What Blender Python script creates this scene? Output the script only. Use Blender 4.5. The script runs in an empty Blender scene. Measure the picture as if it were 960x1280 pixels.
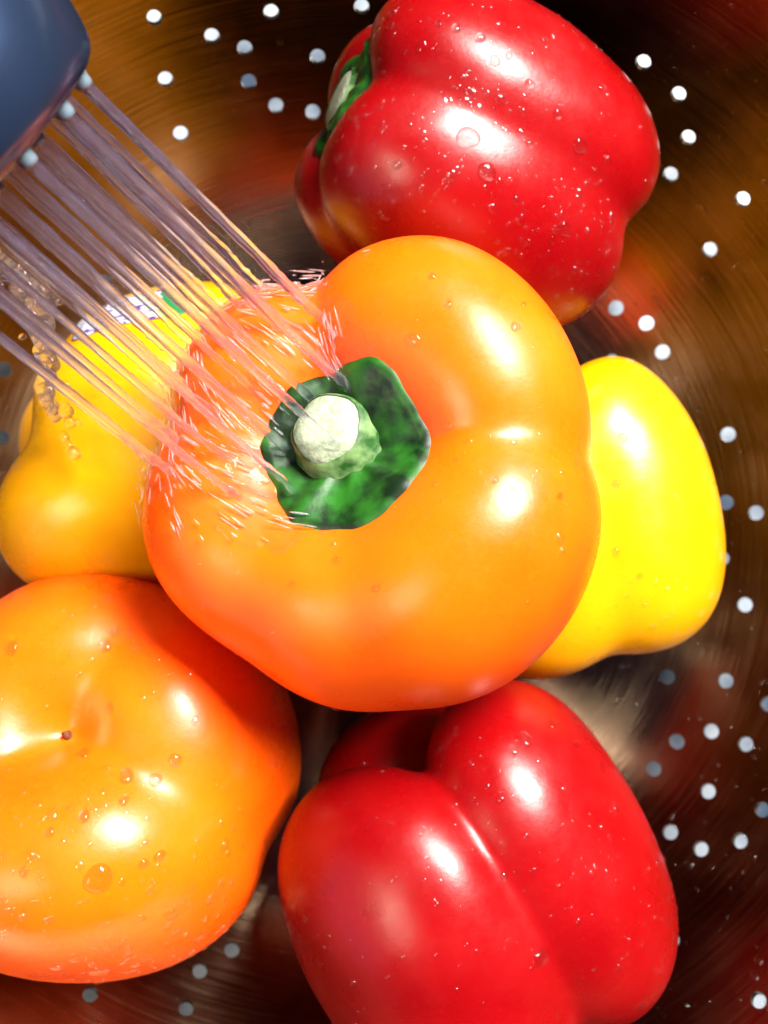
import bpy, bmesh, math, random
import numpy as np
from mathutils import Vector, Matrix
from mathutils.bvhtree import BVHTree
from mathutils.geometry import delaunay_2d_cdt

random.seed(7)
rng = np.random.default_rng(11)
scene = bpy.context.scene
COL = scene.collection

# ------------------------------------------------------------------ camera
CAM_Z = 0.290
FPX = 1150.0                       # focal length in pixels of the 960x1280 photograph
cam = bpy.data.cameras.new('camera')
cam.sensor_fit = 'VERTICAL'
cam.sensor_height = 36.0
cam.sensor_width = 27.0
cam.lens = 36.0 * FPX / 1280.0
cam.clip_start = 0.01
cam.clip_end = 20.0
cam.dof.use_dof = True
cam.dof.focus_distance = 0.180
cam.dof.aperture_fstop = 15.0
camo = bpy.data.objects.new('camera', cam)
camo.location = (0, 0, CAM_Z)
COL.objects.link(camo)
scene.camera = camo

# ------------------------------------------------------------------ world + lamps
world = bpy.data.worlds.new('World')
scene.world = world
world.use_nodes = True
bg = world.node_tree.nodes['Background']
bg.inputs[0].default_value = (0.50, 0.38, 1.0, 1)
bg.inputs[1].default_value = 0.07


def area(name, direction, dist, sx, sy, power, color, target=(0, 0, 0.06)):
    l = bpy.data.lights.new(name, 'AREA')
    l.shape = 'RECTANGLE'
    l.size, l.size_y = sx, sy
    l.energy = power
    l.color = color
    o = bpy.data.objects.new(name, l)
    d = Vector(direction).normalized()
    o.location = Vector(target) + d * dist
    o.rotation_euler = d.to_track_quat('Z', 'Y').to_euler()
    COL.objects.link(o)
    return o


area('window_light', (0.46, 0.52, 0.74), 1.3, 0.66, 0.48, 98, (1.0, 0.96, 0.90))
area('left_fill_light', (-0.86, -0.36, 0.36), 1.6, 1.5, 0.9, 4, (0.66, 0.66, 1.0))  # soft bluish fill added from the left, its source is unseen
area('warm_fill_light', (-0.50, -0.26, 0.83), 1.2, 0.50, 0.42, 8, (1.0, 0.86, 0.66))  # unseen warm light added for gold glare on the metal and left-side fill

scene.view_settings.view_transform = 'Standard'
scene.view_settings.look = 'None'
scene.view_settings.exposure = 0.0
scene.view_settings.gamma = 1.0
scene.cycles.use_denoising = True
scene.cycles.max_bounces = 14
scene.cycles.transmission_bounces = 10
scene.cycles.transparent_max_bounces = 24
scene.cycles.caustics_refractive = True
scene.cycles.caustics_reflective = True
scene.cycles.blur_glossy = 0.3


# ------------------------------------------------------------------ helpers
def at(px, py, depth):
    """a point of the place from its picture position and its distance below the camera"""
    return Vector(((px - 480) / FPX * depth, (640 - py) / FPX * depth, CAM_Z - depth))


def ray(px, py):
    return Vector((0, 0, CAM_Z)), Vector(((px - 480) / FPX, (640 - py) / FPX, -1)).normalized()


def empty(name, loc=(0, 0, 0)):
    o = bpy.data.objects.new(name, None)
    o.empty_display_size = 0.02
    o.location = loc
    COL.objects.link(o)
    return o


def tag(o, label=None, cat=None, group=None, kind=None):
    if label: o['label'] = label
    if cat: o['category'] = cat
    if group: o['group'] = group
    if kind: o['kind'] = kind
    return o


def mesh_obj(name, verts, faces, mat, parent=None, smooth=True, fix=True):
    me = bpy.data.meshes.new(name)
    me.from_pydata([tuple(map(float, v)) for v in verts], [], [tuple(map(int, f)) for f in faces])
    if fix:
        bm = bmesh.new(); bm.from_mesh(me)
        bmesh.ops.recalc_face_normals(bm, faces=bm.faces)
        bm.to_mesh(me); bm.free()
    me.update()
    if smooth:
        me.polygons.foreach_set('use_smooth', [True] * len(me.polygons))
    for m in (mat if isinstance(mat, (list, tuple)) else [mat]):
        me.materials.append(m)
    o = bpy.data.objects.new(name, me)
    COL.objects.link(o)
    if parent is not None:
        o.parent = parent
        o.matrix_parent_inverse = Matrix.Translation(parent.location).inverted()
    return o


def grid_faces(nu, nv, wrap_u=True, off=0):
    """rows of nu points, nv rows"""
    f = []
    for j in range(nv - 1):
        for i in range(nu if wrap_u else nu - 1):
            a = j * nu + i; b = j * nu + (i + 1) % nu
            f.append((a + off, b + off, b + nu + off, a + nu + off))
    return f


def tube(pts, radii, seg=10, jitter=0.0):
    pts = [Vector(p) for p in pts]
    V, F = [], []
    t0 = (pts[1] - pts[0]).normalized()
    n = t0.orthogonal().normalized()
    for k, p in enumerate(pts):
        t = (pts[min(k + 1, len(pts) - 1)] - pts[max(k - 1, 0)]).normalized()
        n = (n - t * n.dot(t)).normalized()
        b = t.cross(n)
        for s in range(seg):
            a = 2 * math.pi * s / seg
            r = radii[k] * (1 + jitter * (random.random() - .5))
            V.append(p + (n * math.cos(a) + b * math.sin(a)) * r)
    F = grid_faces(seg, len(pts))
    V.append(pts[0] - t0 * radii[0] * .4); V.append(pts[-1] + t * radii[-1] * .4)
    m = len(V)
    last = (len(pts) - 1) * seg
    for s in range(seg):
        F.append((m - 2, (s + 1) % seg, s))
        F.append((m - 1, last + s, last + (s + 1) % seg))
    return V, F


class Bag:
    """collects shapes that end up as one mesh"""
    def __init__(self): self.V = []; self.F = []
    def add(self, V, F):
        o = len(self.V)
        self.V.extend(V)
        self.F.extend([tuple(i + o for i in f) for f in F])


# ------------------------------------------------------------------ materials
def new_mat(name):
    m = bpy.data.materials.new(name)
    m.use_nodes = True
    nt = m.node_tree
    return m, nt, nt.nodes['Principled BSDF']


def node(nt, kind, **kw):
    n = nt.nodes.new(kind)
    for k, v in kw.items():
        setattr(n, k, v)
    return n


def skin_mat(name, c1, c2, c3, rough=0.16):
    m, nt, p = new_mat(name)
    tc = node(nt, 'ShaderNodeTexCoord')
    n1 = node(nt, 'ShaderNodeTexNoise'); n1.inputs['Scale'].default_value = 28; n1.inputs['Detail'].default_value = 3
    n2 = node(nt, 'ShaderNodeTexNoise'); n2.inputs['Scale'].default_value = 700; n2.inputs['Detail'].default_value = 2
    r = node(nt, 'ShaderNodeValToRGB')
    r.color_ramp.elements[0].position = 0.32; r.color_ramp.elements[0].color = (*c1, 1)
    r.color_ramp.elements[1].position = 0.68; r.color_ramp.elements[1].color = (*c2, 1)
    mx = node(nt, 'ShaderNodeMix', data_type='RGBA')
    mp = node(nt, 'ShaderNodeMapRange')
    mp.inputs[1].default_value = 0.55; mp.inputs[2].default_value = 0.8; mp.inputs[4].default_value = 0.35
    nt.links.new(tc.outputs['Object'], n1.inputs['Vector']); nt.links.new(tc.outputs['Object'], n2.inputs['Vector'])
    nt.links.new(n1.outputs['Fac'], r.inputs['Fac'])
    nt.links.new(n2.outputs['Fac'], mp.inputs[0]); nt.links.new(mp.outputs[0], mx.inputs['Factor'])
    nt.links.new(r.outputs['Color'], mx.inputs['A']); mx.inputs['B'].default_value = (*c3, 1)
    nt.links.new(mx.outputs['Result'], p.inputs['Base Color'])
    n4 = node(nt, 'ShaderNodeTexNoise'); n4.inputs['Scale'].default_value = 55; n4.inputs['Detail'].default_value = 6; n4.inputs['Roughness'].default_value = 0.65
    rm = node(nt, 'ShaderNodeMapRange'); rm.inputs[1].default_value = 0.35; rm.inputs[2].default_value = 0.68
    rm.inputs[3].default_value = rough * 0.78; rm.inputs[4].default_value = rough * 1.35
    nt.links.new(tc.outputs['Object'], n4.inputs['Vector']); nt.links.new(n4.outputs['Fac'], rm.inputs[0]); nt.links.new(rm.outputs[0], p.inputs['Roughness'])
    p.inputs['IOR'].default_value = 1.46
    p.inputs['Specular IOR Level'].default_value = 0.40
    p.inputs['Subsurface Weight'].default_value = 0.25
    p.inputs['Subsurface Radius'].default_value = (1.0, 0.45, 0.12)
    p.inputs['Subsurface Scale'].default_value = 0.004
    n3 = node(nt, 'ShaderNodeTexNoise'); n3.inputs['Scale'].default_value = 110; n3.inputs['Detail'].default_value = 7; n3.inputs['Roughness'].default_value = 0.62
    nt.links.new(tc.outputs['Object'], n3.inputs['Vector'])
    b = node(nt, 'ShaderNodeBump'); b.inputs['Strength'].default_value = 0.20; b.inputs['Distance'].default_value = 0.0007
    nt.links.new(n3.outputs['Fac'], b.inputs['Height']); nt.links.new(b.outputs[0], p.inputs['Normal'])
    return m


ORANGE = skin_mat('orange_skin', (0.88, 0.080, 0.0010), (0.90, 0.120, 0.0012), (0.93, 0.14, 0.003), 0.30)
YELLOW = skin_mat('yellow_skin', (0.58, 0.25, 0.0010), (0.62, 0.30, 0.0012), (0.60, 0.28, 0.004), 0.24)
RED = skin_mat('red_skin', (0.170, 0.0006, 0.0014), (0.225, 0.0010, 0.0018), (0.26, 0.003, 0.004), 0.29)


def green_mat(name, c1, c2, scale=300):
    m, nt, p = new_mat(name)
    tc = node(nt, 'ShaderNodeTexCoord')
    n1 = node(nt, 'ShaderNodeTexNoise'); n1.inputs['Scale'].default_value = scale; n1.inputs['Detail'].default_value = 5
    r = node(nt, 'ShaderNodeValToRGB')
    r.color_ramp.elements[0].position = 0.38; r.color_ramp.elements[0].color = (*c1, 1)
    r.color_ramp.elements[1].position = 0.66; r.color_ramp.elements[1].color = (*c2, 1)
    nt.links.new(tc.outputs['Object'], n1.inputs['Vector']); nt.links.new(n1.outputs['Fac'], r.inputs['Fac'])
    nt.links.new(r.outputs['Color'], p.inputs['Base Color'])
    p.inputs['Roughness'].default_value = 0.46
    p.inputs['IOR'].default_value = 1.4
    b = node(nt, 'ShaderNodeBump'); b.inputs['Strength'].default_value = 0.4; b.inputs['Distance'].default_value = 0.0008
    nt.links.new(n1.outputs['Fac'], b.inputs['Height']); nt.links.new(b.outputs[0], p.inputs['Normal'])
    return m


CALYX = green_mat('calyx_green', (0.0010, 0.011, 0.0012), (0.012, 0.095, 0.006), 190)
STEM = green_mat('stem_green', (0.010, 0.055, 0.006), (0.13, 0.22, 0.08), 260)
CUT = green_mat('stem_cut_end', (0.20, 0.25, 0.15), (0.30, 0.34, 0.25), 900)
SCAR = green_mat('blossom_scar_brown', (0.03, 0.012, 0.006), (0.10, 0.04, 0.015), 600)


def water_mat(name, clear=0.45, milky=0.0, rough=0.0, tint=(0.9, 0.92, 0.95), low=0.25, ior=1.333):
    m, nt, p = new_mat(name)
    p.inputs['Base Color'].default_value = (1, 1, 1, 1)
    p.inputs['Transmission Weight'].default_value = 1.0
    p.inputs['Roughness'].default_value = rough
    p.inputs['IOR'].default_value = ior
    out = nt.nodes['Material Output']
    tr = node(nt, 'ShaderNodeBsdfTransparent')
    mix = node(nt, 'ShaderNodeMixShader'); mix.inputs[0].default_value = clear
    nt.links.new(p.outputs[0], mix.inputs[1]); nt.links.new(tr.outputs[0], mix.inputs[2])
    last = mix
    if milky > 0:
        df = node(nt, 'ShaderNodeBsdfTranslucent'); df.inputs[0].default_value = (*tint, 1)
        dd = node(nt, 'ShaderNodeBsdfDiffuse'); dd.inputs[0].default_value = (*tint, 1)
        m1 = node(nt, 'ShaderNodeMixShader'); m1.inputs[0].default_value = 0.5
        nt.links.new(df.outputs[0], m1.inputs[1]); nt.links.new(dd.outputs[0], m1.inputs[2])
        m2 = node(nt, 'ShaderNodeMixShader')
        tc = node(nt, 'ShaderNodeTexCoord')
        n1 = node(nt, 'ShaderNodeTexNoise'); n1.inputs['Scale'].default_value = 420; n1.inputs['Detail'].default_value = 3
        mp = node(nt, 'ShaderNodeMapRange'); mp.inputs[1].default_value = 0.40; mp.inputs[2].default_value = 0.68
        mp.inputs[3].default_value = milky * low; mp.inputs[4].default_value = milky
        nt.links.new(tc.outputs['Object'], n1.inputs['Vector']); nt.links.new(n1.outputs['Fac'], mp.inputs[0])
        nt.links.new(mp.outputs[0], m2.inputs[0])
        nt.links.new(mix.outputs[0], m2.inputs[1]); nt.links.new(m1.outputs[0], m2.inputs[2])
        last = m2
    nt.links.new(last.outputs[0], out.inputs['Surface'])
    return m


WATER = water_mat('clear_water', 0.48, ior=1.42)
JET = water_mat('jet_water', 0.36, 0.05, tint=(0.45, 0.55, 1.0), low=0.5)  # blue tint stands in for bluish window light reflected by the jets
FOAM = water_mat('aerated_water', 0.40, 0.05)
FILM = water_mat('film_water', 0.70, 0.014)
SPLASH = water_mat('splash_water', 0.25, 0.26, tint=(0.9, 0.93, 1.0), low=0.3)


def bead_mat():
    m, nt, p = new_mat('tiny_bead_water')
    out = nt.nodes['Material Output']
    lw = node(nt, 'ShaderNodeLayerWeight')
    pw = node(nt, 'ShaderNodeMath', operation='POWER'); pw.inputs[1].default_value = 5; nt.links.new(lw.outputs['Facing'], pw.inputs[0])
    fr = node(nt, 'ShaderNodeMath', operation='MULTIPLY_ADD'); fr.inputs[1].default_value = 0.9; fr.inputs[2].default_value = 0.045
    nt.links.new(pw.outputs[0], fr.inputs[0])
    tr = node(nt, 'ShaderNodeBsdfTransparent')
    gl = node(nt, 'ShaderNodeBsdfGlossy'); gl.inputs['Roughness'].default_value = 0.10
    g2 = node(nt, 'ShaderNodeMixShader')
    nt.links.new(fr.outputs[0], g2.inputs[0]); nt.links.new(tr.outputs[0], g2.inputs[1]); nt.links.new(gl.outputs[0], g2.inputs[2])
    mx = node(nt, 'ShaderNodeMixShader'); mx.inputs[0].default_value = 0.12
    p.inputs['Transmission Weight'].default_value = 1; p.inputs['IOR'].default_value = 1.333; p.inputs['Roughness'].default_value = 0.02
    p.inputs['Base Color'].default_value = (1, 1, 1, 1)
    nt.links.new(g2.outputs[0], mx.inputs[1]); nt.links.new(p.outputs[0], mx.inputs[2]); nt.links.new(mx.outputs[0], out.inputs['Surface'])
    return m


BEAD = bead_mat()


def steel_mat(name, c1, c2, ctr, rough=(0.12, 0.26), aniso=0.6):
    m, nt, p = new_mat(name)
    geo = node(nt, 'ShaderNodeNewGeometry')
    sub = node(nt, 'ShaderNodeVectorMath', operation='SUBTRACT'); sub.inputs[1].default_value = (ctr[0], ctr[1], 0)
    nt.links.new(geo.outputs['Position'], sub.inputs[0])
    sep = node(nt, 'ShaderNodeSeparateXYZ'); nt.links.new(sub.outputs[0], sep.inputs[0])
    ang = node(nt, 'ShaderNodeMath', operation='ARCTAN2')
    nt.links.new(sep.outputs[1], ang.inputs[0]); nt.links.new(sep.outputs[0], ang.inputs[1])
    vx = node(nt, 'ShaderNodeCombineXYZ'); nt.links.new(sep.outputs[0], vx.inputs[0]); nt.links.new(sep.outputs[1], vx.inputs[1])
    ln = node(nt, 'ShaderNodeVectorMath', operation='LENGTH'); nt.links.new(vx.outputs[0], ln.inputs[0])
    rs = node(nt, 'ShaderNodeMath', operation='MULTIPLY'); rs.inputs[1].default_value = 900; nt.links.new(ln.outputs['Value'], rs.inputs[0])
    zs = node(nt, 'ShaderNodeMath', operation='MULTIPLY'); zs.inputs[1].default_value = 900; nt.links.new(sep.outputs[2], zs.inputs[0])
    asc = node(nt, 'ShaderNodeMath', operation='MULTIPLY'); asc.inputs[1].default_value = 5.0; nt.links.new(ang.outputs[0], asc.inputs[0])
    cv = node(nt, 'ShaderNodeCombineXYZ')
    nt.links.new(rs.outputs[0], cv.inputs[0]); nt.links.new(asc.outputs[0], cv.inputs[1]); nt.links.new(zs.outputs[0], cv.inputs[2])
    n1 = node(nt, 'ShaderNodeTexNoise'); n1.inputs['Scale'].default_value = 1.0; n1.inputs['Detail'].default_value = 4
    nt.links.new(cv.outputs[0], n1.inputs['Vector'])
    n2 = node(nt, 'ShaderNodeTexNoise'); n2.inputs['Scale'].default_value = 45; n2.inputs['Detail'].default_value = 5
    nt.links.new(geo.outputs['Position'], n2.inputs['Vector'])
    r = node(nt, 'ShaderNodeValToRGB')
    r.color_ramp.elements[0].position = 0.35; r.color_ramp.elements[0].color = (*c1, 1)
    r.color_ramp.elements[1].position = 0.65; r.color_ramp.elements[1].color = (*c2, 1)
    nt.links.new(n2.outputs['Fac'], r.inputs['Fac']); nt.links.new(r.outputs['Color'], p.inputs['Base Color'])
    ad = node(nt, 'ShaderNodeMath', operation='ADD'); nt.links.new(n1.outputs['Fac'], ad.inputs[0]); nt.links.new(n2.outputs['Fac'], ad.inputs[1])
    mp = node(nt, 'ShaderNodeMapRange'); mp.inputs[1].default_value = 0.7; mp.inputs[2].default_value = 1.3
    mp.inputs[3].default_value = rough[0]; mp.inputs[4].default_value = rough[1]
    nt.links.new(ad.outputs[0], mp.inputs[0]); nt.links.new(mp.outputs[0], p.inputs['Roughness'])
    p.inputs['Metallic'].default_value = 1.0
    p.inputs['Anisotropic'].default_value = aniso
    p.inputs['Anisotropic Rotation'].default_value = 0.25
    # a second, wider sheen across the brushing lines
    gl = node(nt, 'ShaderNodeBsdfAnisotropic'); gl.inputs['Roughness'].default_value = 0.38; gl.inputs['Anisotropy'].default_value = 0.8; gl.inputs['Rotation'].default_value = 0.25
    gl.inputs['Color'].default_value = (0.42, 0.29, 0.17, 1)
    ms = node(nt, 'ShaderNodeMixShader'); ms.inputs[0].default_value = 0.07
    nt.links.new(p.outputs[0], ms.inputs[1]); nt.links.new(gl.outputs[0], ms.inputs[2])
    nt.links.new(ms.outputs[0], nt.nodes['Material Output'].inputs['Surface'])
    tg = node(nt, 'ShaderNodeTangent', direction_type='RADIAL', axis='Z'); nt.links.new(tg.outputs[0], p.inputs['Tangent']); nt.links.new(tg.outputs[0], gl.inputs['Tangent'])
    b = node(nt, 'ShaderNodeBump'); b.inputs['Strength'].default_value = 0.22; b.inputs['Distance'].default_value = 0.0003
    nt.links.new(n1.outputs['Fac'], b.inputs['Height']); nt.links.new(b.outputs[0], p.inputs['Normal']); nt.links.new(b.outputs[0], gl.inputs['Normal'])
    return m


BOWL_C = (-0.008, -0.008)
STEEL = steel_mat('brushed_steel', (0.16, 0.108, 0.066), (0.24, 0.165, 0.102), BOWL_C)

# ------------------------------------------------------------------ sink
m, nt, p = new_mat('sink_enamel')
tc = node(nt, 'ShaderNodeTexCoord'); n1 = node(nt, 'ShaderNodeTexNoise'); n1.inputs['Scale'].default_value = 22; n1.inputs['Detail'].default_value = 3
r = node(nt, 'ShaderNodeValToRGB'); r.color_ramp.elements[0].position = 0.42; r.color_ramp.elements[1].position = 0.60; r.color_ramp.elements[0].color = (0.03, 0.045, 0.07, 1); r.color_ramp.elements[1].color = (0.30, 0.34, 0.38, 1)
nt.links.new(tc.outputs['Object'], n1.inputs['Vector']); nt.links.new(n1.outputs['Fac'], r.inputs['Fac']); nt.links.new(r.outputs['Color'], p.inputs['Base Color'])
p.inputs['Roughness'].default_value = 0.22
SINK = m


def build_sink():
    n = 64
    V, F = [], []
    prof = [(0.0, 0), (0.19, 0), (0.205, 0.002), (0.216, 0.008), (0.222, 0.018), (0.228, 0.06), (0.232, 0.075), (0.24, 0.082), (0.29, 0.083)]
    z0 = -0.016
    V.append((BOWL_C[0], BOWL_C[1], z0))
    for (r_, z) in prof[1:]:
        for i in range(n):
            a = 2 * math.pi * i / n
            c, s = math.cos(a), math.sin(a)
            k = (abs(c) ** 5 + abs(s) ** 5) ** (-1 / 5)
            V.append((BOWL_C[0] + r_ * k * c * 1.12, BOWL_C[1] + r_ * k * s, z0 + z))
    for i in range(n): F.append((0, 1 + i, 1 + (i + 1) % n))
    F += grid_faces(n, len(prof) - 1, True, 1)
    o = mesh_obj('sink', V, F, SINK)
    tag(o, kind='structure')


build_sink()


# ------------------------------------------------------------------ colander
BOWL_E = 6.5                        # flat middle, steep side


def bowl_z(r):
    return 0.120 * (r / 0.165) ** BOWL_E


RT = np.linspace(0, 0.165, 400)
ZT = 0.120 * (RT / 0.165) ** BOWL_E
ST = np.concatenate([[0], np.cumsum(np.hypot(np.diff(RT), np.diff(ZT)))])
S_MAX = ST[-1]


def bowl_point(u, v):
    """arc-length polar sheet -> place; returns point and inward normal"""
    s = np.hypot(u, v)
    r_ = np.interp(s, ST, RT)
    c = np.where(s > 1e-9, u / np.maximum(s, 1e-9), 1); sn = np.where(s > 1e-9, v / np.maximum(s, 1e-9), 0)
    z = bowl_z(r_)
    dz = 0.120 * BOWL_E / 0.165 * (r_ / 0.165) ** (BOWL_E - 1)
    L = np.sqrt(1 + dz * dz)
    P = np.stack([BOWL_C[0] + r_ * c, BOWL_C[1] + r_ * sn, z], -1)
    N = np.stack([-dz / L * c, -dz / L * sn, 1 / L], -1)
    return P, N


def bowl_hit(px, py):
    o, d = ray(px, py)
    lo, hi = 0.05, 0.6
    g = lambda t: (o.z + d.z * t) - bowl_z(math.hypot(o.x + d.x * t - BOWL_C[0], o.y + d.y * t - BOWL_C[1]))
    for _ in range(60):
        mid = (lo + hi) / 2
        if g(mid) > 0: lo = mid
        else: hi = mid
    q = o + d * lo
    x, y = q.x - BOWL_C[0], q.y - BOWL_C[1]
    r_ = math.hypot(x, y)
    s = float(np.interp(r_, RT, ST))
    return (x / r_ * s, y / r_ * s)


SEEN_HOLES = [(745, 70), (804, 78), (848, 118), (860, 172), (838, 218), (928, 249), (887, 312), (808, 404), (828, 440), (821, 483),
              (765, 452), (770, 385), (910, 543), (907, 628), (945, 641), (902, 698), (931, 756), (834, 846), (907, 851), (889, 914),
              (846, 927), (817, 961), (932, 930), (885, 989), (838, 1040), (876, 1061), (925, 1051), (953, 1012), (840, 1175),
              (948, 1250), (193, 22), (339, 15), (306, 60), (207, 99), (397, 71), (311, 102), (345, 132), (452, 8), (398, -12),
              (391, 140), (226, 167), (131, 353), (217, 350), (5, 462), (2, 547), (20, 750), (113, 1243), (233, 1260), (250, 1213), (290, 1187),
              (20, 635), (265, 45), (960, 880), (975, 950), (985, 600), (1000, 700)]


def build_colander():
    root = empty('colander', (BOWL_C[0], BOWL_C[1], -0.016))
    tag(root, 'round stainless steel colander with punched holes holding all the peppers', 'colander')
    holes = [bowl_hit(*h) for h in SEEN_HOLES]
    # elsewhere: rings of holes in groups, kept clear of the ones above
    for ring, s in enumerate(np.arange(0.018, 0.165, 0.0125)):
        n = max(6, int(2 * math.pi * s / 0.0135))
        for i in range(n):
            if i % 6 == 5: continue
            a = 2 * math.pi * (i + 0.5 * (ring % 2)) / n
            u, v = s * math.cos(a), s * math.sin(a)
            P, N = bowl_point(np.array([u]), np.array([v])); P = P[0]
            dpt = CAM_Z - P[2]
            X = 480 + P[0] / dpt * FPX; Y = 640 - P[1] / dpt * FPX
            seen = -20 < X < 980 and -20 < Y < 1300
            hidden = ((X - 470) / 270) ** 2 + ((Y - 600) / 280) ** 2 < 1
            if seen and not hidden: continue
            if all(math.hypot(u - h[0], v - h[1]) > 0.0095 for h in holes):
                holes.append((u, v))
    HR, NS = 0.00225, 20
    pts, edges = [], []
    ring_id = []
    for (u, v) in holes:
        b = len(pts)
        for k in range(NS):
            a = 2 * math.pi * k / NS
            pts.append((u + HR * math.cos(a), v + HR * math.sin(a)))
            edges.append((b + k, b + (k + 1) % NS))
    NB = 220
    b = len(pts)
    for k in range(NB):
        a = 2 * math.pi * k / NB
        pts.append((S_MAX * math.cos(a), S_MAX * math.sin(a))); edges.append((b + k, b + (k + 1) % NB))
    H = np.array(holes)
    for j, s in enumerate(np.arange(0.003, S_MAX - 0.002, 0.0028)):
        n = max(6, int(2 * math.pi * s / 0.0032))
        for i in range(n):
            a = 2 * math.pi * (i + .5 * (j % 2)) / n
            u, v = s * math.cos(a), s * math.sin(a)
            if np.min(np.hypot(H[:, 0] - u, H[:, 1] - v)) > HR * 1.28: pts.append((u, v))
    res = delaunay_2d_cdt([Vector(q) for q in pts], edges, [], 0, 1e-7)
    uv = np.array([tuple(q) for q in res[0]])
    tris = [tuple(f) for f in res[2]]
    T = np.array(tris); cen = uv[T].mean(1)
    keep = np.ones(len(T), bool)
    for (u, v) in holes:
        keep &= np.hypot(cen[:, 0] - u, cen[:, 1] - v) > HR * 0.97
    T = T[keep]
    # consistent winding
    A, B, C = uv[T[:, 0]], uv[T[:, 1]], uv[T[:, 2]]
    cr = (B[:, 0] - A[:, 0]) * (C[:, 1] - A[:, 1]) - (B[:, 1] - A[:, 1]) * (C[:, 0] - A[:, 0])
    T[cr < 0] = T[cr < 0][:, ::-1]
    P, N = bowl_point(uv[:, 0], uv[:, 1])
    n = len(P)
    th = 0.0014
    V = np.concatenate([P, P - N * th])
    F = [tuple(t) for t in T] + [(t[2] + n, t[1] + n, t[0] + n) for t in T]
    from collections import Counter
    cnt = Counter()
    for t in T:
        for a, b in ((0, 1), (1, 2), (2, 0)): cnt[(t[a], t[b])] += 1
    ns = len(F)
    for (a, b) in list(cnt):
        if (b, a) not in cnt: F.append((a, a + n, b + n, b))
    o = mesh_obj('bowl', V, F, STEEL, root, fix=False)
    me = o.data
    nn = np.concatenate([N, -N])
    loops = []
    for pi, poly in enumerate(me.polygons):
        if pi < ns:
            for vi in poly.vertices: loops.append(nn[vi])
        else:
            fn = poly.normal
            for vi in poly.vertices: loops.append(fn)
    me.normals_split_custom_set([tuple(map(float, q)) for q in loops])
    # rolled rim, foot ring
    R, z = 0.1668, 0.1203
    V, F = [], []
    nt_, nm = 128, 12
    for j in range(nt_):
        a = 2 * math.pi * j / nt_
        for i in range(nm):
            q = 2 * math.pi * i / nm
            rr = R + 0.0032 + 0.0034 * math.cos(q)
            V.append((BOWL_C[0] + rr * math.cos(a), BOWL_C[1] + rr * math.sin(a), z + 0.0022 * math.sin(q)))
    for j in range(nt_):
        for i in range(nm):
            F.append((j * nm + i, ((j + 1) % nt_) * nm + i, ((j + 1) % nt_) * nm + (i + 1) % nm, j * nm + (i + 1) % nm))
    mesh_obj('rolled_rim', V, F, STEEL, root)
    V, F = [], []
    prof = [(0.060, -0.0012), (0.062, -0.0155), (0.0635, -0.0158), (0.0635, -0.0012)]
    for (rr, zz) in prof:
        for j in range(96):
            a = 2 * math.pi * j / 96
            V.append((BOWL_C[0] + rr * math.cos(a), BOWL_C[1] + rr * math.sin(a), zz))
    mesh_obj('foot_ring', V, grid_faces(96, 4), STEEL, root)
    return root


build_colander()


# ------------------------------------------------------------------ peppers
def frame(axis, ref):
    a = Vector(axis).normalized()
    x = Vector(ref); x = (x - a * x.dot(a)).normalized()
    y = a.cross(x)
    return Matrix((x, y, a)).transposed()


PEPPERS = {}


def pepper_surface(lobes, taper, k, e, dent_top, dent_bot, seed, nu=176, nv=120, bump=0.018):
    """union of bulging lobes seen from the middle; lobes: angle, offset, radial, tangential, height, z"""
    th = np.linspace(0, 2 * np.pi, nu, endpoint=False)
    ph = np.linspace(0.0, np.pi, nv)[1:-1]
    PH, TH = np.meshgrid(ph, th, indexing='ij')
    D = np.stack([np.sin(PH) * np.cos(TH), np.sin(PH) * np.sin(TH), np.cos(PH)], -1).reshape(-1, 3)
    D = np.concatenate([[[0, 0, 1.0]], D, [[0, 0, -1.0]]])

    def f(Pt):
        x, y, z = Pt[:, 0], Pt[:, 1], Pt[:, 2]
        sc = 1 + taper * z / 0.045
        x = x / sc; y = y / sc
        acc = 0
        for (ang, off, ra, rt, h, zc) in lobes:
            c, s = math.cos(math.radians(ang)), math.sin(math.radians(ang))
            u = x * c + y * s - off; v = -x * s + y * c; w = z - zc
            g = ((np.sqrt((u / ra) ** 2 + (v / rt) ** 2)) ** e + np.abs(w / h) ** e) ** (1 / e)
            acc = acc + np.exp(-k * g)
        return -np.log(acc) / k

    lo = np.zeros(len(D)); hi = np.full(len(D), 0.10)
    for _ in range(34):
        mid = (lo + hi) / 2
        ins = f(D * mid[:, None]) < 1
        lo = np.where(ins, mid, lo); hi = np.where(ins, hi, mid)
    P = D * lo[:, None]
    r2 = np.random.default_rng(seed)
    nz = np.zeros(len(D))
    for q in range(10):
        w = r2.normal(size=3) * (1.6 + 0.35 * q); nz += np.sin(D @ w + r2.uniform(0, 6.28)) / (1.5 + 0.6 * q)
    P = P * (1 + bump * nz)[:, None]
    rho = np.hypot(P[:, 0], P[:, 1])
    P[:, 2] -= np.where(D[:, 2] > 0, dent_top[0] * np.exp(-(rho / dent_top[1]) ** 2), 0)
    P[:, 2] += np.where(D[:, 2] < 0, dent_bot[0] * np.exp(-(rho / dent_bot[1]) ** 2), 0)
    nr = nv - 2
    F = [(0, 1 + i, 1 + (i + 1) % nu) for i in range(nu)]
    F += [tuple(reversed(q)) for q in grid_faces(nu, nr, True, 1)]
    base = 1 + (nr - 1) * nu; last = len(D) - 1
    F += [(base + (i + 1) % nu, base + i, last) for i in range(nu)]
    return P, F


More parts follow.
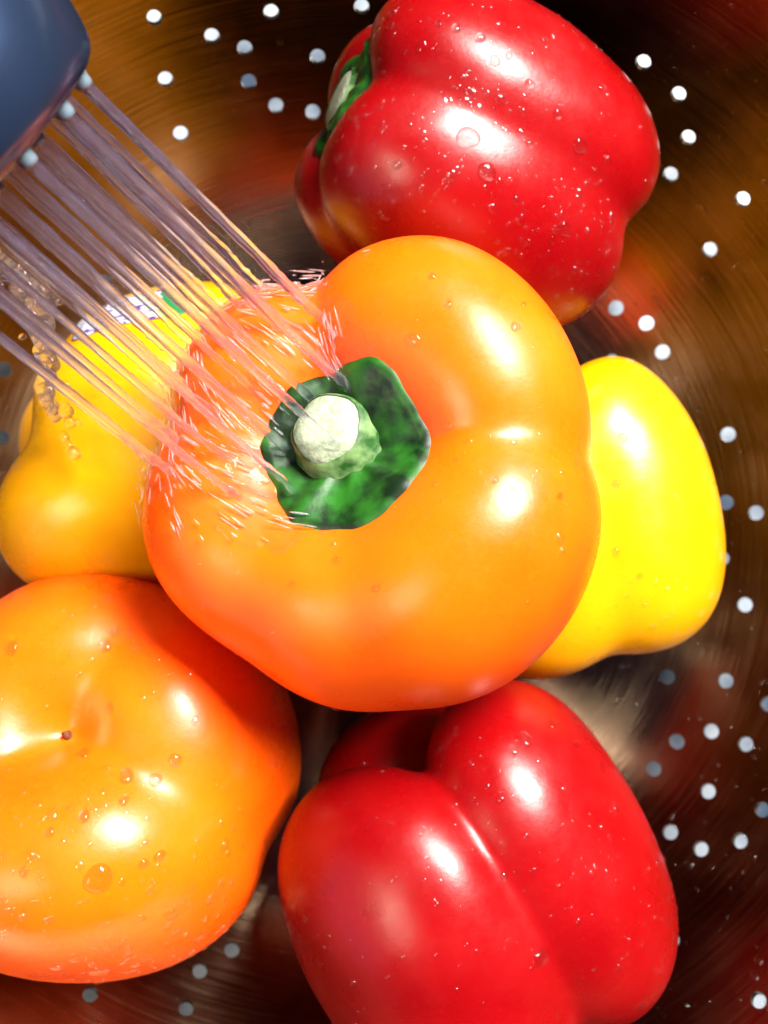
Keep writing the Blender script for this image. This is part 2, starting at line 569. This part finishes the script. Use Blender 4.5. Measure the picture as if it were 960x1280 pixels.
def pepper(key, label, mat, center, axis, ref, lobes, taper=0.08, k=11, e=2.5, dent_top=(0.010, 0.014),
           dent_bot=(0.006, 0.010), seed=1, scale=1.0, bump=0.018, stem=True, stem_lean=(0, 0), stem_len=0.017, scar=False, calyx_r=0.0165):
    M = frame(axis, ref)
    C = Vector(center)
    P, F = pepper_surface(lobes, taper, k, e, dent_top, dent_bot, seed, bump=bump)
    P = P * scale
    A = np.array(M)
    W = P @ A.T + np.array(C)
    zmin = W[:, 2].min()
    root = empty('bell_pepper', (C.x, C.y, zmin))
    tag(root, label, 'pepper')
    body = mesh_obj('body', W, F, mat, root)
    bvh = BVHTree.FromPolygons([Vector(q) for q in W], F)
    PEPPERS[key] = dict(root=root, bvh=bvh, W=W, F=F, M=M, C=C, body=body)

    def loc(x, y, z): return C + M @ Vector((x, y, z))
    axis_w = M @ Vector((0, 0, 1))

    def surf(x, y, top=True):
        """height of the skin over a local (x, y)"""
        z0 = 0.09 if top else -0.09
        h = bvh.ray_cast(loc(x, y, z0), axis_w * (-1 if top else 1))
        if h[0] is None: return 0
        return (M.transposed() @ (h[0] - C)).z
    if stem:
        # calyx: a thin green collar that follows the hollow of the shoulders, with blunt points
        nu, rings = 120, 14
        V, Fc = [], []
        r3 = random.Random(seed * 13 + 5)
        pts_a = [2 * math.pi * (i + r3.uniform(-.16, .16)) / 6 for i in range(6)]
        zc = surf(0, 0)
        for j in range(rings):
            q = j / (rings - 1)
            for i in range(nu):
                a = 2 * math.pi * i / nu
                near = min(abs((a - b_ + math.pi) % (2 * math.pi) - math.pi) for b_ in pts_a)
                rim = calyx_r * (0.95 + 0.07 * max(0, 1 - near / 0.5) ** 1.1 + 0.02 * math.sin(4 * a + seed) + 0.008 * math.sin(17 * a))
                rr = max(0.0006, rim * q)
                x, y = rr * math.cos(a), rr * math.sin(a)
                hz = surf(x, y)
                lift = 0.0095 * (1 - q) ** 1.5 + 0.0018 * (1 - q ** 6) + 0.00028 * math.cos(11 * a + seed + 2 * math.sin(2 * a)) * (0.3 + q * (1 - q) * 3) + 0.0004 * math.sin(3 * a + seed)
                if j == rings - 1: lift = -0.0006
                if j == rings - 2: lift = 0.0012
                V.append(loc(x, y, hz + lift))
        Fc = grid_faces(nu, rings)
        V.append(loc(0, 0, zc + 0.006)); t = len(V) - 1
        Fc += [(t, i, (i + 1) % nu) for i in range(nu)][::1]
        cal = mesh_obj('calyx', V, [tuple(reversed(f)) for f in Fc] if False else Fc, CALYX, root)
        # stump of the stalk
        prof = [(0.0130, 0.003), (0.0115, 0.0055), (0.0100, 0.0080), (0.0088, 0.0100), (0.0081, 0.0115), (0.0076, stem_len - .0008), (0.0068, stem_len)]
        V, Fs = [], []
        ns = 28
        for (r_, z) in prof:
            q = (z / stem_len) ** 1.4
            for i in range(ns):
                a = 2 * math.pi * i / ns
                ro = r_ * (1 + 0.03 * math.cos(5 * a + seed) + 0.05 * math.sin(2 * a + seed * 2))
                V.append(loc(ro * math.cos(a) + stem_lean[0] * q, ro * math.sin(a) + stem_lean[1] * q, zc + 0.002 + z))
        st = mesh_obj('stem', V, grid_faces(ns, len(prof)), STEM, cal)
        V2 = [loc(stem_lean[0], stem_lean[1], zc + 0.002 + stem_len + 0.0002)]
        for (fr, dz) in ((0.55, 0.0004), (0.98, -0.0002), (1.03, -0.0016)):
            for i in range(ns):
                b_ = Vector(V[(len(prof) - 1) * ns + i])
                V2.append(loc(stem_lean[0], stem_lean[1], zc + 0.002 + stem_len) * (1 - fr) + b_ * fr + axis_w * dz)
        st2 = mesh_obj('cut_end', V2, [(0, 1 + i, 1 + (i + 1) % ns) for i in range(ns)] + grid_faces(ns, 3, True, 1), CUT, cal)
    if scar:
        zb = surf(0, 0, False)
        V, Fs = [], []
        prof = [(0.0018, 0.0005), (0.0013, -0.0006), (0.0009, -0.0012), (0.0007, -0.0028), (0.0002, -0.0032)]
        for (r_, z) in prof:
            for i in range(10):
                a = 2 * math.pi * i / 10
                V.append(loc(r_ * math.cos(a) * scar, r_ * math.sin(a) * scar, zb + z * scar))
        mesh_obj('blossom_scar', V, [tuple(reversed(f)) for f in grid_faces(10, len(prof))], SCAR, root)
    return root


# lobes: (angle, offset, radial radius, tangential radius, half height, z)
pepper('center', 'large orange bell pepper on top of the pile, stem facing up under the water', ORANGE,
       at(473, 606, 0.208), (-0.22, 0.21, 1.0), (1, 0, 0),
       [(48, 0.025, 0.0265, 0.034, 0.040, 0.002), (-45, 0.025, 0.0265, 0.034, 0.041, 0.000),
        (205, 0.024, 0.026, 0.031, 0.038, -0.002), (135, 0.024, 0.0255, 0.027, 0.037, -0.001), (262, 0.021, 0.028, 0.031, 0.038, -0.001)],
       taper=0.07, k=23, e=2.3, dent_top=(0.010, 0.017), calyx_r=0.0175, seed=3, stem_lean=(-0.0030, 0.0036), bump=0.012, stem_len=0.014)
pepper('red_top', 'red bell pepper lying on its side at the top, green stem facing left', RED,
       at(585, 216, 0.232), (-0.86, 0.34, 0.40), (0, 0, 1),
       [(46, 0.0215, 0.0245, 0.030, 0.046, -0.001), (-46, 0.0205, 0.0245, 0.029, 0.046, -0.001),
        (136, 0.022, 0.023, 0.027, 0.042, 0.002), (-136, 0.022, 0.023, 0.027, 0.042, 0.002)],
       taper=0.0, k=18, e=2.3, dent_top=(0.005, 0.014), seed=8, calyx_r=0.0145, stem_len=0.013, scale=0.855)
pepper('yellow_left', 'yellow bell pepper on the left behind the water jets, with a sticker', YELLOW,
       at(192, 543, 0.252), (0.93, 0.25, -0.2), (0, 0, 1),
       [(-78, 0.016, 0.0220, 0.028, 0.031, 0.013), (70, 0.019, 0.0245, 0.030, 0.042, -0.003), (0, 0.010, 0.025, 0.028, 0.033, 0.004), (180, 0.018, 0.024, 0.028, 0.038, 0)],
       taper=-0.02, k=12, e=2.3, dent_bot=(0.006, 0.014), seed=21, stem=False)
pepper('yellow_right', 'bright yellow bell pepper on the right, half under the big orange one', YELLOW,
       at(702, 636, 0.262), (-0.20, 0.97, 0.10), (0, 0, 1),
       [(50, 0.018, 0.0240, 0.028, 0.041, 0.0), (-45, 0.018, 0.0240, 0.028, 0.0415, 0.0), (180, 0.016, 0.024, 0.028, 0.038, 0)],
       taper=-0.10, k=16, e=2.3, dent_bot=(0.006, 0.012), seed=33, stem=False, bump=0.012)
pepper('orange_low', 'orange bell pepper at the lower left with its blossom end facing up', ORANGE,
       at(137, 950, 0.234), (0.04, -0.42, -0.9), (1, 0, 0),
       [(-112, 0.021, 0.0270, 0.034, 0.043, 0.002), (-20, 0.020, 0.0270, 0.034, 0.042, 0.003), (88, 0.023, 0.028, 0.038, 0.044, 0.000), (188, 0.020, 0.026, 0.029, 0.042, 0.002)],
       taper=0.02, k=18, e=2.3, dent_bot=(0.003, 0.010), seed=40, stem=False, scar=0.8)
pepper('red_low', 'big red bell pepper at the bottom with a deep groove down its side', RED,
       at(583, 1088, 0.236), (0.47, -0.87, -0.12), (0, 0, 1),
       [(40, 0.0250, 0.0265, 0.0350, 0.047, 0.0), (-68, 0.0250, 0.0260, 0.0335, 0.047, 0.0), (166, 0.022, 0.026, 0.033, 0.044, 0)],
       taper=0.03, k=28, e=2.3, dent_bot=(0.003, 0.012), scale=0.935, seed=52, stem=False, scar=0.9)


def cast(px, py, only=None):
    o, d = ray(px, py)
    best = None
    for k_, pp in PEPPERS.items():
        h = pp['bvh'].ray_cast(o, d)
        if h[0] is not None and (best is None or h[3] < best[3]):
            best = (h[0], h[1], k_, h[3])
    if best and (only is None or best[2] == only): return best
    return None


# ------------------------------------------------------------------ sticker on the left yellow pepper
def build_sticker():
    pp = PEPPERS['yellow_left']
    hit = None
    for y in range(360, 500, 3):
        if cast(158, y, 'yellow_left'):
            hit = cast(158, y + 18, 'yellow_left'); break
    if not hit: raise RuntimeError('no place for the sticker')
    c, n = hit[0], hit[1]
    ex = Vector((1, 0.22, 0)); ex = (ex - n * ex.dot(n)).normalized(); ey = n.cross(ex)
    m, nt, p = new_mat('sticker_film')
    uvn = node(nt, 'ShaderNodeUVMap'); sep = node(nt, 'ShaderNodeSeparateXYZ'); nt.links.new(uvn.outputs[0], sep.inputs[0])
    wv = node(nt, 'ShaderNodeTexNoise'); wv.inputs['Scale'].default_value = 9; wv.inputs['Detail'].default_value = 2
    nt.links.new(uvn.outputs[0], wv.inputs['Vector'])
    r = node(nt, 'ShaderNodeValToRGB'); r.color_ramp.interpolation = 'CONSTANT'
    r.color_ramp.elements[0].color = (0.06, 0.03, 0.18, 1); r.color_ramp.elements[1].position = 0.44; r.color_ramp.elements[1].color = (0.36, 0.36, 0.42, 1)
    nt.links.new(wv.outputs['Fac'], r.inputs['Fac'])
    g = node(nt, 'ShaderNodeMath', operation='GREATER_THAN'); g.inputs[1].default_value = 0.80; nt.links.new(sep.outputs[0], g.inputs[0])
    mx = node(nt, 'ShaderNodeMix', data_type='RGBA'); nt.links.new(g.outputs[0], mx.inputs['Factor'])
    nt.links.new(r.outputs['Color'], mx.inputs['A']); mx.inputs['B'].default_value = (0.012, 0.13, 0.04, 1)
    nt.links.new(mx.outputs['Result'], p.inputs['Base Color']); p.inputs['Roughness'].default_value = 0.12
    V, nu, nv = [], 30, 12
    for j in range(nv):
        for i in range(nu):
            u = i / (nu - 1) * 2 - 1; v = j / (nv - 1) * 2 - 1
            k = (abs(u) ** 6 + abs(v) ** 6) ** (1 / 6); rr = max(abs(u), abs(v)) / k if k else 1
            q = c + ex * (u * rr * 0.0155) + ey * (v * rr * 0.0065)
            h = pp['bvh'].find_nearest(q)
            V.append(h[0] + h[1] * (0.0005 + 0.0003 * math.sin(7 * u + 3 * v)))
    F = grid_faces(nu, nv, False)
    o = mesh_obj('sticker', V, F, m, pp['root'])
    uv = o.data.uv_layers.new()
    for poly in o.data.polygons:
        for li in poly.loop_indices:
            vi = o.data.loops[li].vertex_index
            uv.data[li].uv = ((vi % nu) / (nu - 1), (vi // nu) / (nv - 1))
    md = o.modifiers.new('thickness', 'SOLIDIFY'); md.thickness = 0.0002; md.offset = 0
    o['label'] = 'glossy white sticker with purple print and a green end'


build_sticker()

# ------------------------------------------------------------------ shower head
JET_DIR = Vector((1.03, -0.94, -1.0)).normalized()
HEAD = at(-20, 202, 0.152)
HM = frame(JET_DIR, (0.7, 0.7, 0))
m, nt, p = new_mat('head_navy_chrome')
tc = node(nt, 'ShaderNodeTexCoord'); n1 = node(nt, 'ShaderNodeTexNoise'); n1.inputs['Scale'].default_value = 90
mp = node(nt, 'ShaderNodeMapRange'); mp.inputs[3].default_value = 0.20; mp.inputs[4].default_value = 0.26
nt.links.new(tc.outputs['Object'], n1.inputs['Vector']); nt.links.new(n1.outputs['Fac'], mp.inputs[0]); nt.links.new(mp.outputs[0], p.inputs['Roughness'])
p.inputs['Base Color'].default_value = (0.07, 0.12, 0.24, 1); p.inputs['Metallic'].default_value = 0.9
CHROME = m
m, nt, p = new_mat('face_plate_dark')
p.inputs['Base Color'].default_value = (0.018, 0.026, 0.06, 1); p.inputs['Roughness'].default_value = 0.25
PLATE = m
m, nt, p = new_mat('nozzle_rubber')
p.inputs['Base Color'].default_value = (0.10, 0.14, 0.17, 1); p.inputs['Roughness'].default_value = 0.4
RUBBER = m


def hloc(x, y, z): return HEAD + HM @ Vector((x, y, z))


def lathe(prof, n, fn):
    V = []
    for (r_, z) in prof:
        for i in range(n):
            a = 2 * math.pi * i / n
            V.append(fn(r_ * math.cos(a), r_ * math.sin(a), z))
    return V, grid_faces(n, len(prof))


NOZZLES = []


def build_head():
    root = empty('shower_head', HEAD)
    tag(root, 'dark blue chrome tap spray head in the upper left corner', 'spray head')
    prof = [(0.0245, 0.0005), (0.0262, -0.0005), (0.0275, -0.003), (0.0290, -0.009), (0.0292, -0.015), (0.0278, -0.022), (0.0245, -0.029),
            (0.0195, -0.036), (0.0160, -0.045), (0.0150, -0.060), (0.0150, -0.085), (0.001, -0.086)]
    V, F = lathe(prof, 72, hloc)
    b = mesh_obj('shell', V, F, CHROME, root)
    md = b.modifiers.new('smooth', 'SUBSURF'); md.levels = 1; md.render_levels = 2
    V, F = lathe([(0.0002, 0.0012), (0.012, 0.0012), (0.0225, 0.0010), (0.0244, 0.0002), (0.0246, -0.002)], 64, hloc)
    fp = mesh_obj('face_plate', V, F, PLATE, root)
    for ring, (r_, n) in enumerate(((0.0075, 5), (0.0145, 9), (0.0215, 13))):
        for i in range(n):
            a = 2 * math.pi * (i + 0.37 * ring) / n
            x, y = r_ * math.cos(a), r_ * math.sin(a)
            V, F = lathe([(0.0016, 0.0008), (0.0015, 0.0022), (0.0013, 0.0028), (0.0010, 0.0029), (0.0009, 0.0020)], 12,
                         lambda u, v, z: hloc(x + u, y + v, z))
            mesh_obj('nozzle', V, F, RUBBER, fp)
            NOZZLES.append((x, y))


build_head()


# ------------------------------------------------------------------ water jets
def scene_cast(o, d):
    best = None
    for k_, pp in PEPPERS.items():
        h = pp['bvh'].ray_cast(o, d)
        if h[0] is not None and (best is None or h[3] < best[1]): best = (h[0], h[3], h[1], k_)
    t = 0.0
    while t < 0.4:
        q = o + d * t
        if q.z < bowl_z(min(0.2, math.hypot(q.x - BOWL_C[0], q.y - BOWL_C[1]))): break
        t += 0.001
    if best is None or t < best[1]: best = (o + d * t, t, Vector((0, 0, 1)), 'bowl')
    return best


IMPACTS = []


def build_jets():
    rj = random.Random(4)
    jets = []
    for (x, y) in NOZZLES:
        o = hloc(x, y, 0.0020)
        d = (JET_DIR + HM @ Vector((x, y, 0)) * 0.9 + Vector((rj.uniform(-1, 1), rj.uniform(-1, 1), rj.uniform(-1, 1))) * 0.012).normalized()
        hit = scene_cast(o, d)
        L = hit[1]
        end = hit[0]
        dp = CAM_Z - end.z
        X, Y = 480 + end.x / dp * FPX, 640 - end.y / dp * FPX
        IMPACTS.append((end, hit[2], hit[3], d))
        n = max(16, int(L / 0.0009))
        side = d.orthogonal().normalized(); up = d.cross(side)
        ph = [rj.uniform(0, 6.28) for _ in range(6)]
        pts, rad = [], []
        r0 = rj.uniform(0.00072, 0.00110)
        for k_ in range(n):
            q = k_ / (n - 1)
            s = q * (L + 0.001)
            w = 0.0003 * q ** 4
            p_ = o + d * s + side * (w * math.sin(s * 260 + ph[0]) + w * .7 * math.sin(s * 610 + ph[1])) + up * (w * math.sin(s * 310 + ph[2]))
            p_.z -= 0.25 * s * s
            brk = max(0, (q - 0.62) / 0.38)
            rr = r0 * (1 - 0.12 * q) * (1 + 0.05 * math.sin(s * 900 + ph[3]) + brk * (0.28 * math.sin(s * 1900 + ph[4]) + 0.22 * math.sin(s * 3300 + ph[5])))
            pts.append(p_); rad.append(max(0.00018, rr))
        V, F = tube(pts, rad, 12, 0.0)
        j = mesh_obj('water_jet', V, F, JET)
        where = {'center': 'onto the big orange pepper', 'yellow_left': 'onto the left yellow pepper'}.get(hit[3], 'past the peppers into the colander')
        tag(j, 'thin clear water jet running from the spray head ' + where, 'water jet', 'water jets from the spray head')
        mid = o + d * L * 0.5
        dm = CAM_Z - mid.z
        jets.append((mid.x / dm * 0.68 + mid.y / dm * 0.73, j))
    jets.sort(key=lambda q: q[0])
    jets[-1][1]['label'] = 'uppermost water jet of the fan, along its upper right edge'
    jets[-2][1]['label'] = 'water jet next below the uppermost one of the fan'
    jets[0][1]['label'] = 'lowest water jet of the fan, along its lower left edge'
    jets[1][1]['label'] = 'water jet next above the lowest one of the fan'


build_jets()


# ------------------------------------------------------------------ splash on the orange pepper
def ellipsoid(c, ax, la, lb, seg=8, rings=6, wob=0.0):
    M_ = frame(ax, (0.3, 0.5, 0.81))
    V = [c + M_ @ Vector((0, 0, la))]
    for j in range(1, rings):
        a = math.pi * j / rings
        for i in range(seg):
            b = 2 * math.pi * i / seg
            r_ = lb * math.sin(a) * (1 + wob * (random.random() - .5)) * (1 + 0.35 * math.cos(a))
            V.append(c + M_ @ Vector((r_ * math.cos(b), r_ * math.sin(b), la * math.cos(a))))
    V.append(c + M_ @ Vector((0, 0, -la)))
    F = [(0, 1 + i, 1 + (i + 1) % seg) for i in range(seg)] + grid_faces(seg, rings - 1, True, 1)
    b0 = 1 + (rings - 2) * seg; l = len(V) - 1
    F += [(b0 + (i + 1) % seg, b0 + i, l) for i in range(seg)]
    return V, F


def build_splash():
    pp = PEPPERS['center']
    W, F = pp['W'], pp['F']
    imp = [i for i in IMPACTS if i[2] == 'center']
    I = np.array([tuple(i[0]) for i in imp])
    # running film over the shoulder where the jets land
    dist = np.full(len(W), 1.0)
    tang = Vector((0.7, -0.6, 0)).normalized()
    for q in I:
        dlt = W - q
        al = dlt @ np.array(tang); 
        pr = np.sqrt(np.maximum((dlt ** 2).sum(1) - al ** 2, 0))
        al2 = np.where(al > 0, al * 0.42, al * 1.6)
        dist = np.minimum(dist, np.hypot(pr, al2))
    me = pp['body'].data
    NR = np.array([tuple(v.normal) for v in me.vertices])
    cosx = np.sin(W[:, 0] * 900 + 2.0 * np.sin(W[:, 1] * 420)) ; cosy = np.sin((W @ np.array((0.62, 0.72, 0.2))) * 1500 + 1.5 * np.sin(W[:, 2] * 300))
    h = 0.0011 * np.clip(1 - dist / 0.0072, -0.5, 1) + (0.00028 * cosy + 0.00022 * cosx) * (dist < 0.0072)
    mask = dist < 0.0080
    idx = {}
    V2, F2 = [], []
    for f in F:
        if all(mask[i] for i in f):
            g = []
            for i in f:
                if i not in idx:
                    idx[i] = len(V2); V2.append(tuple(W[i] + NR[i] * h[i]))
                g.append(idx[i])
            F2.append(tuple(g))
    o = mesh_obj('water_film', V2, F2, FILM)
    md = o.modifiers.new('s', 'SUBSURF'); md.levels = 1; md.render_levels = 2
    tag(o, 'clear water running over the upper left shoulder of the big orange pepper', 'water', kind='stuff')
    # flying streaks and beads
    bag = Bag()
    rs = random.Random(9)
    for n in range(700):
        e, nn, _, d = imp[rs.randrange(len(imp))]
        dd = (d + Vector((rs.gauss(0, .10), rs.gauss(0, .10), rs.gauss(0, .10)))).normalized()
        tn = (d - nn * d.dot(nn)).normalized()
        run = rs.uniform(-0.003, 0.004) if rs.random() < 0.45 else rs.uniform(0.0, 0.019) * rs.random() ** 0.5
        c = e + tn * run + nn.cross(tn) * rs.gauss(0, 0.0025)
        hh = pp['bvh'].find_nearest(c)
        c = hh[0] + hh[1] * abs(rs.gauss(0.0003, 0.0011))
        flow = (d - hh[1] * d.dot(hh[1])).normalized()
        tn2 = (flow + dd * 0.35 + hh[1] * rs.gauss(0.05, 0.10)).normalized()
        la = rs.uniform(0.0007, 0.0034) * (0.6 if rs.random() < .5 else 1); lb = rs.uniform(0.00010, 0.00024)
        bag.add(*ellipsoid(c, tn2, la, lb, 7, 6, 0.3))
    o = mesh_obj('splash_streaks', bag.V, bag.F, SPLASH)
    tag(o, 'bright streaks of splashing water around the stem of the big orange pepper', 'splash', kind='stuff')


build_splash()


def build_strand():
    """a lumpy rope of water falling past the left yellow pepper, breaking into beads"""
    path = [(2, 325, .002), (14, 338, .0030), (30, 352, .0036), (42, 372, .0034), (48, 398, .0026), (56, 424, .0021), (62, 448, .0016), (58, 472, .0016), (54, 492, .0018), (62, 508, .0015), (70, 520, .0011)]
    def smooth(path, depth, m_=14):
        P_, R_ = [], []
        for i in range(len(path) - 1):
            for q in range(m_):
                t = q / m_
                a, b = path[i], path[i + 1]
                x = a[0] + (b[0] - a[0]) * t; y = a[1] + (b[1] - a[1]) * t
                P_.append(at(x, y, depth(y))); R_.append(a[2] + (b[2] - a[2]) * t)
        return P_, R_
    dep = lambda y: 0.196 + (y - 330) / 250 * 0.014
    P_, R_ = smooth(path, dep)
    rr = random.Random(3)
    bag = Bag()
    for k_ in range(len(P_)):
        s = k_ * 0.35
        P_[k_] = P_[k_] + Vector((math.sin(s * 1.3), math.cos(s * 1.9), math.sin(s * 2.3 + 1))) * 0.0007
        R_[k_] *= 1 + 0.30 * math.sin(s * 2.1) + 0.2 * math.sin(s * 3.7 + 1)
    V, F = tube(P_, R_, 18, 0.16)
    bag.add(V, F)
    for i in range(26):
        b = P_[rr.randrange(0, 80)]
        bag.add(*ellipsoid(b + Vector((rr.gauss(0, .003), rr.gauss(0, .003), rr.gauss(0, .003))), (rr.gauss(0, 1), rr.gauss(0, 1), rr.gauss(0, 1)), rr.uniform(.0006, .0016), rr.uniform(.0005, .0012), 10, 7, 0.1))
    o = mesh_obj('water_strand', bag.V, bag.F, FOAM)
    md = o.modifiers.new('s', 'SUBSURF'); md.levels = 1; md.render_levels = 1
    tag(o, 'lumpy rope of water falling at the left edge beside the yellow pepper', 'water')
    for (x, y, r_) in ((82, 512, .0017), (87, 527, .0013), (80, 545, .0011), (86, 556, .0010), (92, 566, .0014), (98, 528, .0008), (60, 506, .0009)):
        V, F = ellipsoid(at(x, y, dep(y)), (0.3, -1, rr.gauss(0, .3)), r_ * 1.25, r_, 16, 12, 0)
        d_ = mesh_obj('falling_drop', V, F, WATER)
        tag(d_, 'clear water bead dripping in front of the left yellow pepper', 'water drop', 'beads dripping on the left')


build_strand()


# ------------------------------------------------------------------ drops that sit on the peppers and the metal
def dome(c, n, r_, h=0.55, seg=8, rings=3, stretch=1.0, adir=None, sag=0.0):
    t = Vector(adir) if adir else Vector((random.gauss(0, 1), random.gauss(0, 1), random.gauss(0, 1)))
    M_ = frame(n, t if abs(t.normalized().dot(n)) < .98 else n.orthogonal())
    V = []
    ph = random.uniform(0, 6.28)
    for j in range(rings + 1):
        q = j / rings
        a = (1 - q) * math.pi / 2
        if j == 0: rr, z = 0.92, -0.18
        else: rr, z = math.cos((q - 1 / rings) / (1 - 1 / rings + 1e-9) * math.pi / 2 * 0.999) if rings > 1 else 0, math.sin((q - 1 / rings) / (1 - 1 / rings + 1e-9) * math.pi / 2) * h + 0.0
        if j == rings: break
        for i in range(seg):
            b = 2 * math.pi * i / seg
            w = 1 + 0.07 * math.sin(2 * b + ph) + 0.05 * math.sin(3 * b + 2 * ph)
            V.append(c + M_ @ Vector((r_ * (rr * w * math.cos(b) * stretch + sag * z), r_ * rr * w * math.sin(b), r_ * z)))
    V.append(c + M_ @ Vector((r_ * sag * h, 0, r_ * h)))
    F = grid_faces(seg, rings) ; l = len(V) - 1
    F += [((rings - 1) * seg + i, (rings - 1) * seg + (i + 1) % seg, l) for i in range(seg)]
    F.append(tuple(reversed(range(seg))))
    return V, F


NAMES = {'center': 'the big orange pepper under the jets', 'red_top': 'the red pepper at the top', 'yellow_left': 'the left yellow pepper',
         'yellow_right': 'the right yellow pepper', 'orange_low': 'the lower left orange pepper', 'red_low': 'the red pepper at the bottom'}
BIG = [(585, 172, 14, 'largest round water drop, in the pale highlight of the top red pepper'), (600, 47, 7), (619, 76, 7), (725, 182, 9), (609, 214, 11), (706, 286, 9),
       (662, 105, 6), (662, 180, 5), (636, 70, 5), (697, 142, 6), (498, 205, 5), (645, 250, 5), (570, 35, 6), (548, 30, 4), (680, 50, 5), (752, 110, 6),
       (123, 1098, 17, 'largest water drop, low on the lower left orange pepper'), (158, 970, 9), (194, 975, 8), (219, 950, 8), (122, 1214, 12), (284, 1174, 11), (252, 1170, 9), (104, 942, 8),
       (105, 1020, 7), (200, 1070, 7), (138, 885, 6), (132, 808, 7), (143, 790, 5), (155, 1000, 6), (62, 1040, 6), (180, 1080, 6), (300, 1150, 7), (332, 1095, 6), (15, 810, 8), (215, 1142, 7), (30, 1090, 6),
       (657, 925, 9), (692, 905, 8), (675, 1197, 11), (642, 938, 6), (600, 872, 6), (720, 930, 6), (752, 960, 7), (745, 900, 5), (630, 1095, 5), (770, 1010, 5),
       (645, 408, 7), (540, 345, 5), (690, 300, 5), (655, 380, 4), (618, 600, 5), (640, 610, 4), (700, 620, 5), (560, 380, 5), (470, 735, 5), (420, 700, 5), (365, 730, 4),
       (778, 548, 7), (770, 605, 5), (800, 720, 4), (770, 690, 5), (845, 620, 4)]


def build_drops():
    made = {}
    for b in BIG:
        h = cast(b[0], b[1])
        if not h: continue
        dp = CAM_Z - h[0].z
        r_ = b[2] / FPX * dp
        g = Vector((0, 0, -1)); g = g - h[1] * g.dot(h[1])
        st = 1.0 + 0.35 * min(1, g.length)
        adir = g if g.length > .15 else Vector((0.2, -1, 0))
        V, F = dome(h[0], h[1], r_, 0.5, 24, 9, st, tuple(adir), 0.25 * min(1, g.length))
        o = mesh_obj('water_drop', V, F, WATER)
        if len(b) <= 3: made.setdefault(h[2], []).append((b[0], b[1], o))
        if len(b) > 3: tag(o, b[3], 'water drop')
        else: tag(o, 'round clear water drop sitting on ' + NAMES[h[2]], 'water drop', 'water drops on ' + NAMES[h[2]])
    for key, lst in made.items():
        if len(lst) < 2: continue
        done = set()
        for word, f in (('leftmost', lambda q: q[0]), ('rightmost', lambda q: -q[0]), ('uppermost', lambda q: q[1]), ('lowest', lambda q: -q[1])):
            o = min(lst, key=f)[2]
            if o.name not in done:
                done.add(o.name); o['label'] = word + ' of the larger clear water drops on ' + NAMES[key]
    for key, num, big in (('red_top', 1100, .00060), ('red_low', 900, .00055), ('orange_low', 1300, .0006), ('center', 420, .0005), ('yellow_left', 130, .0005), ('yellow_right', 180, .0005)):
        pp = PEPPERS[key]
        W, F = pp['W'], pp['F']
        Q = np.array([f if len(f) == 4 else (*f, f[2]) for f in F])
        a, b, c = W[Q[:, 0]], W[Q[:, 1]], W[Q[:, 2]]
        nr = np.cross(b - a, c - a); ar = np.linalg.norm(nr, axis=1); nr = nr / np.maximum(ar, 1e-12)[:, None]
        cen = W[Q].mean(1)
        if (nr * (cen - np.array(pp['C']))).sum() < 0: nr = -nr
        w = ar * (nr[:, 2] > -0.05)
        # beads gather in patches
        cl = np.sin(cen[:, 0] * 150 + 1) * np.sin(cen[:, 1] * 170 + 2) + np.sin(cen[:, 0] * 60 + cen[:, 1] * 90)
        w = w * (0.25 + np.clip(cl + 0.4, 0, 2))
        ids = rng.choice(len(Q), num, p=w / w.sum())
        bag = Bag()
        for i in ids:
            k_ = rng.random(4); k_ /= k_.sum()
            pt = Vector((W[Q[i]] * k_[:, None]).sum(0)); n = Vector(nr[i])
            r_ = min(0.0013, max(0.00010, big * float(rng.lognormal(-0.55, 0.55))))
            bag.add(*dome(pt, n, r_, 0.42, 10, 5, 1 + 0.3 * random.random()))
        o = mesh_obj('fine_droplets', bag.V, bag.F, BEAD)
        tag(o, 'fine beads of water scattered over ' + NAMES[key], 'droplets', kind='stuff')
    bag = Bag()
    n = 0
    while n < 900:
        x, y = random.uniform(-10, 970), random.uniform(-10, 1290)
        if random.random() > 0.25 + 0.75 * (x > 640): continue
        u, v = bowl_hit(x, y)
        P, N = bowl_point(np.array([u]), np.array([v]))
        r_ = min(0.0014, max(0.00012, 0.00042 * random.lognormvariate(-0.4, 0.55)))
        bag.add(*dome(Vector(P[0]), Vector(N[0]), r_, 0.5, 9, 4, 1 + 0.7 * random.random(), (0.6, -0.8, 0.01)))
        n += 1
    o = mesh_obj('colander_droplets', bag.V, bag.F, BEAD)
    tag(o, 'small water droplets clinging to the inside of the metal colander', 'droplets', kind='stuff')


build_drops()
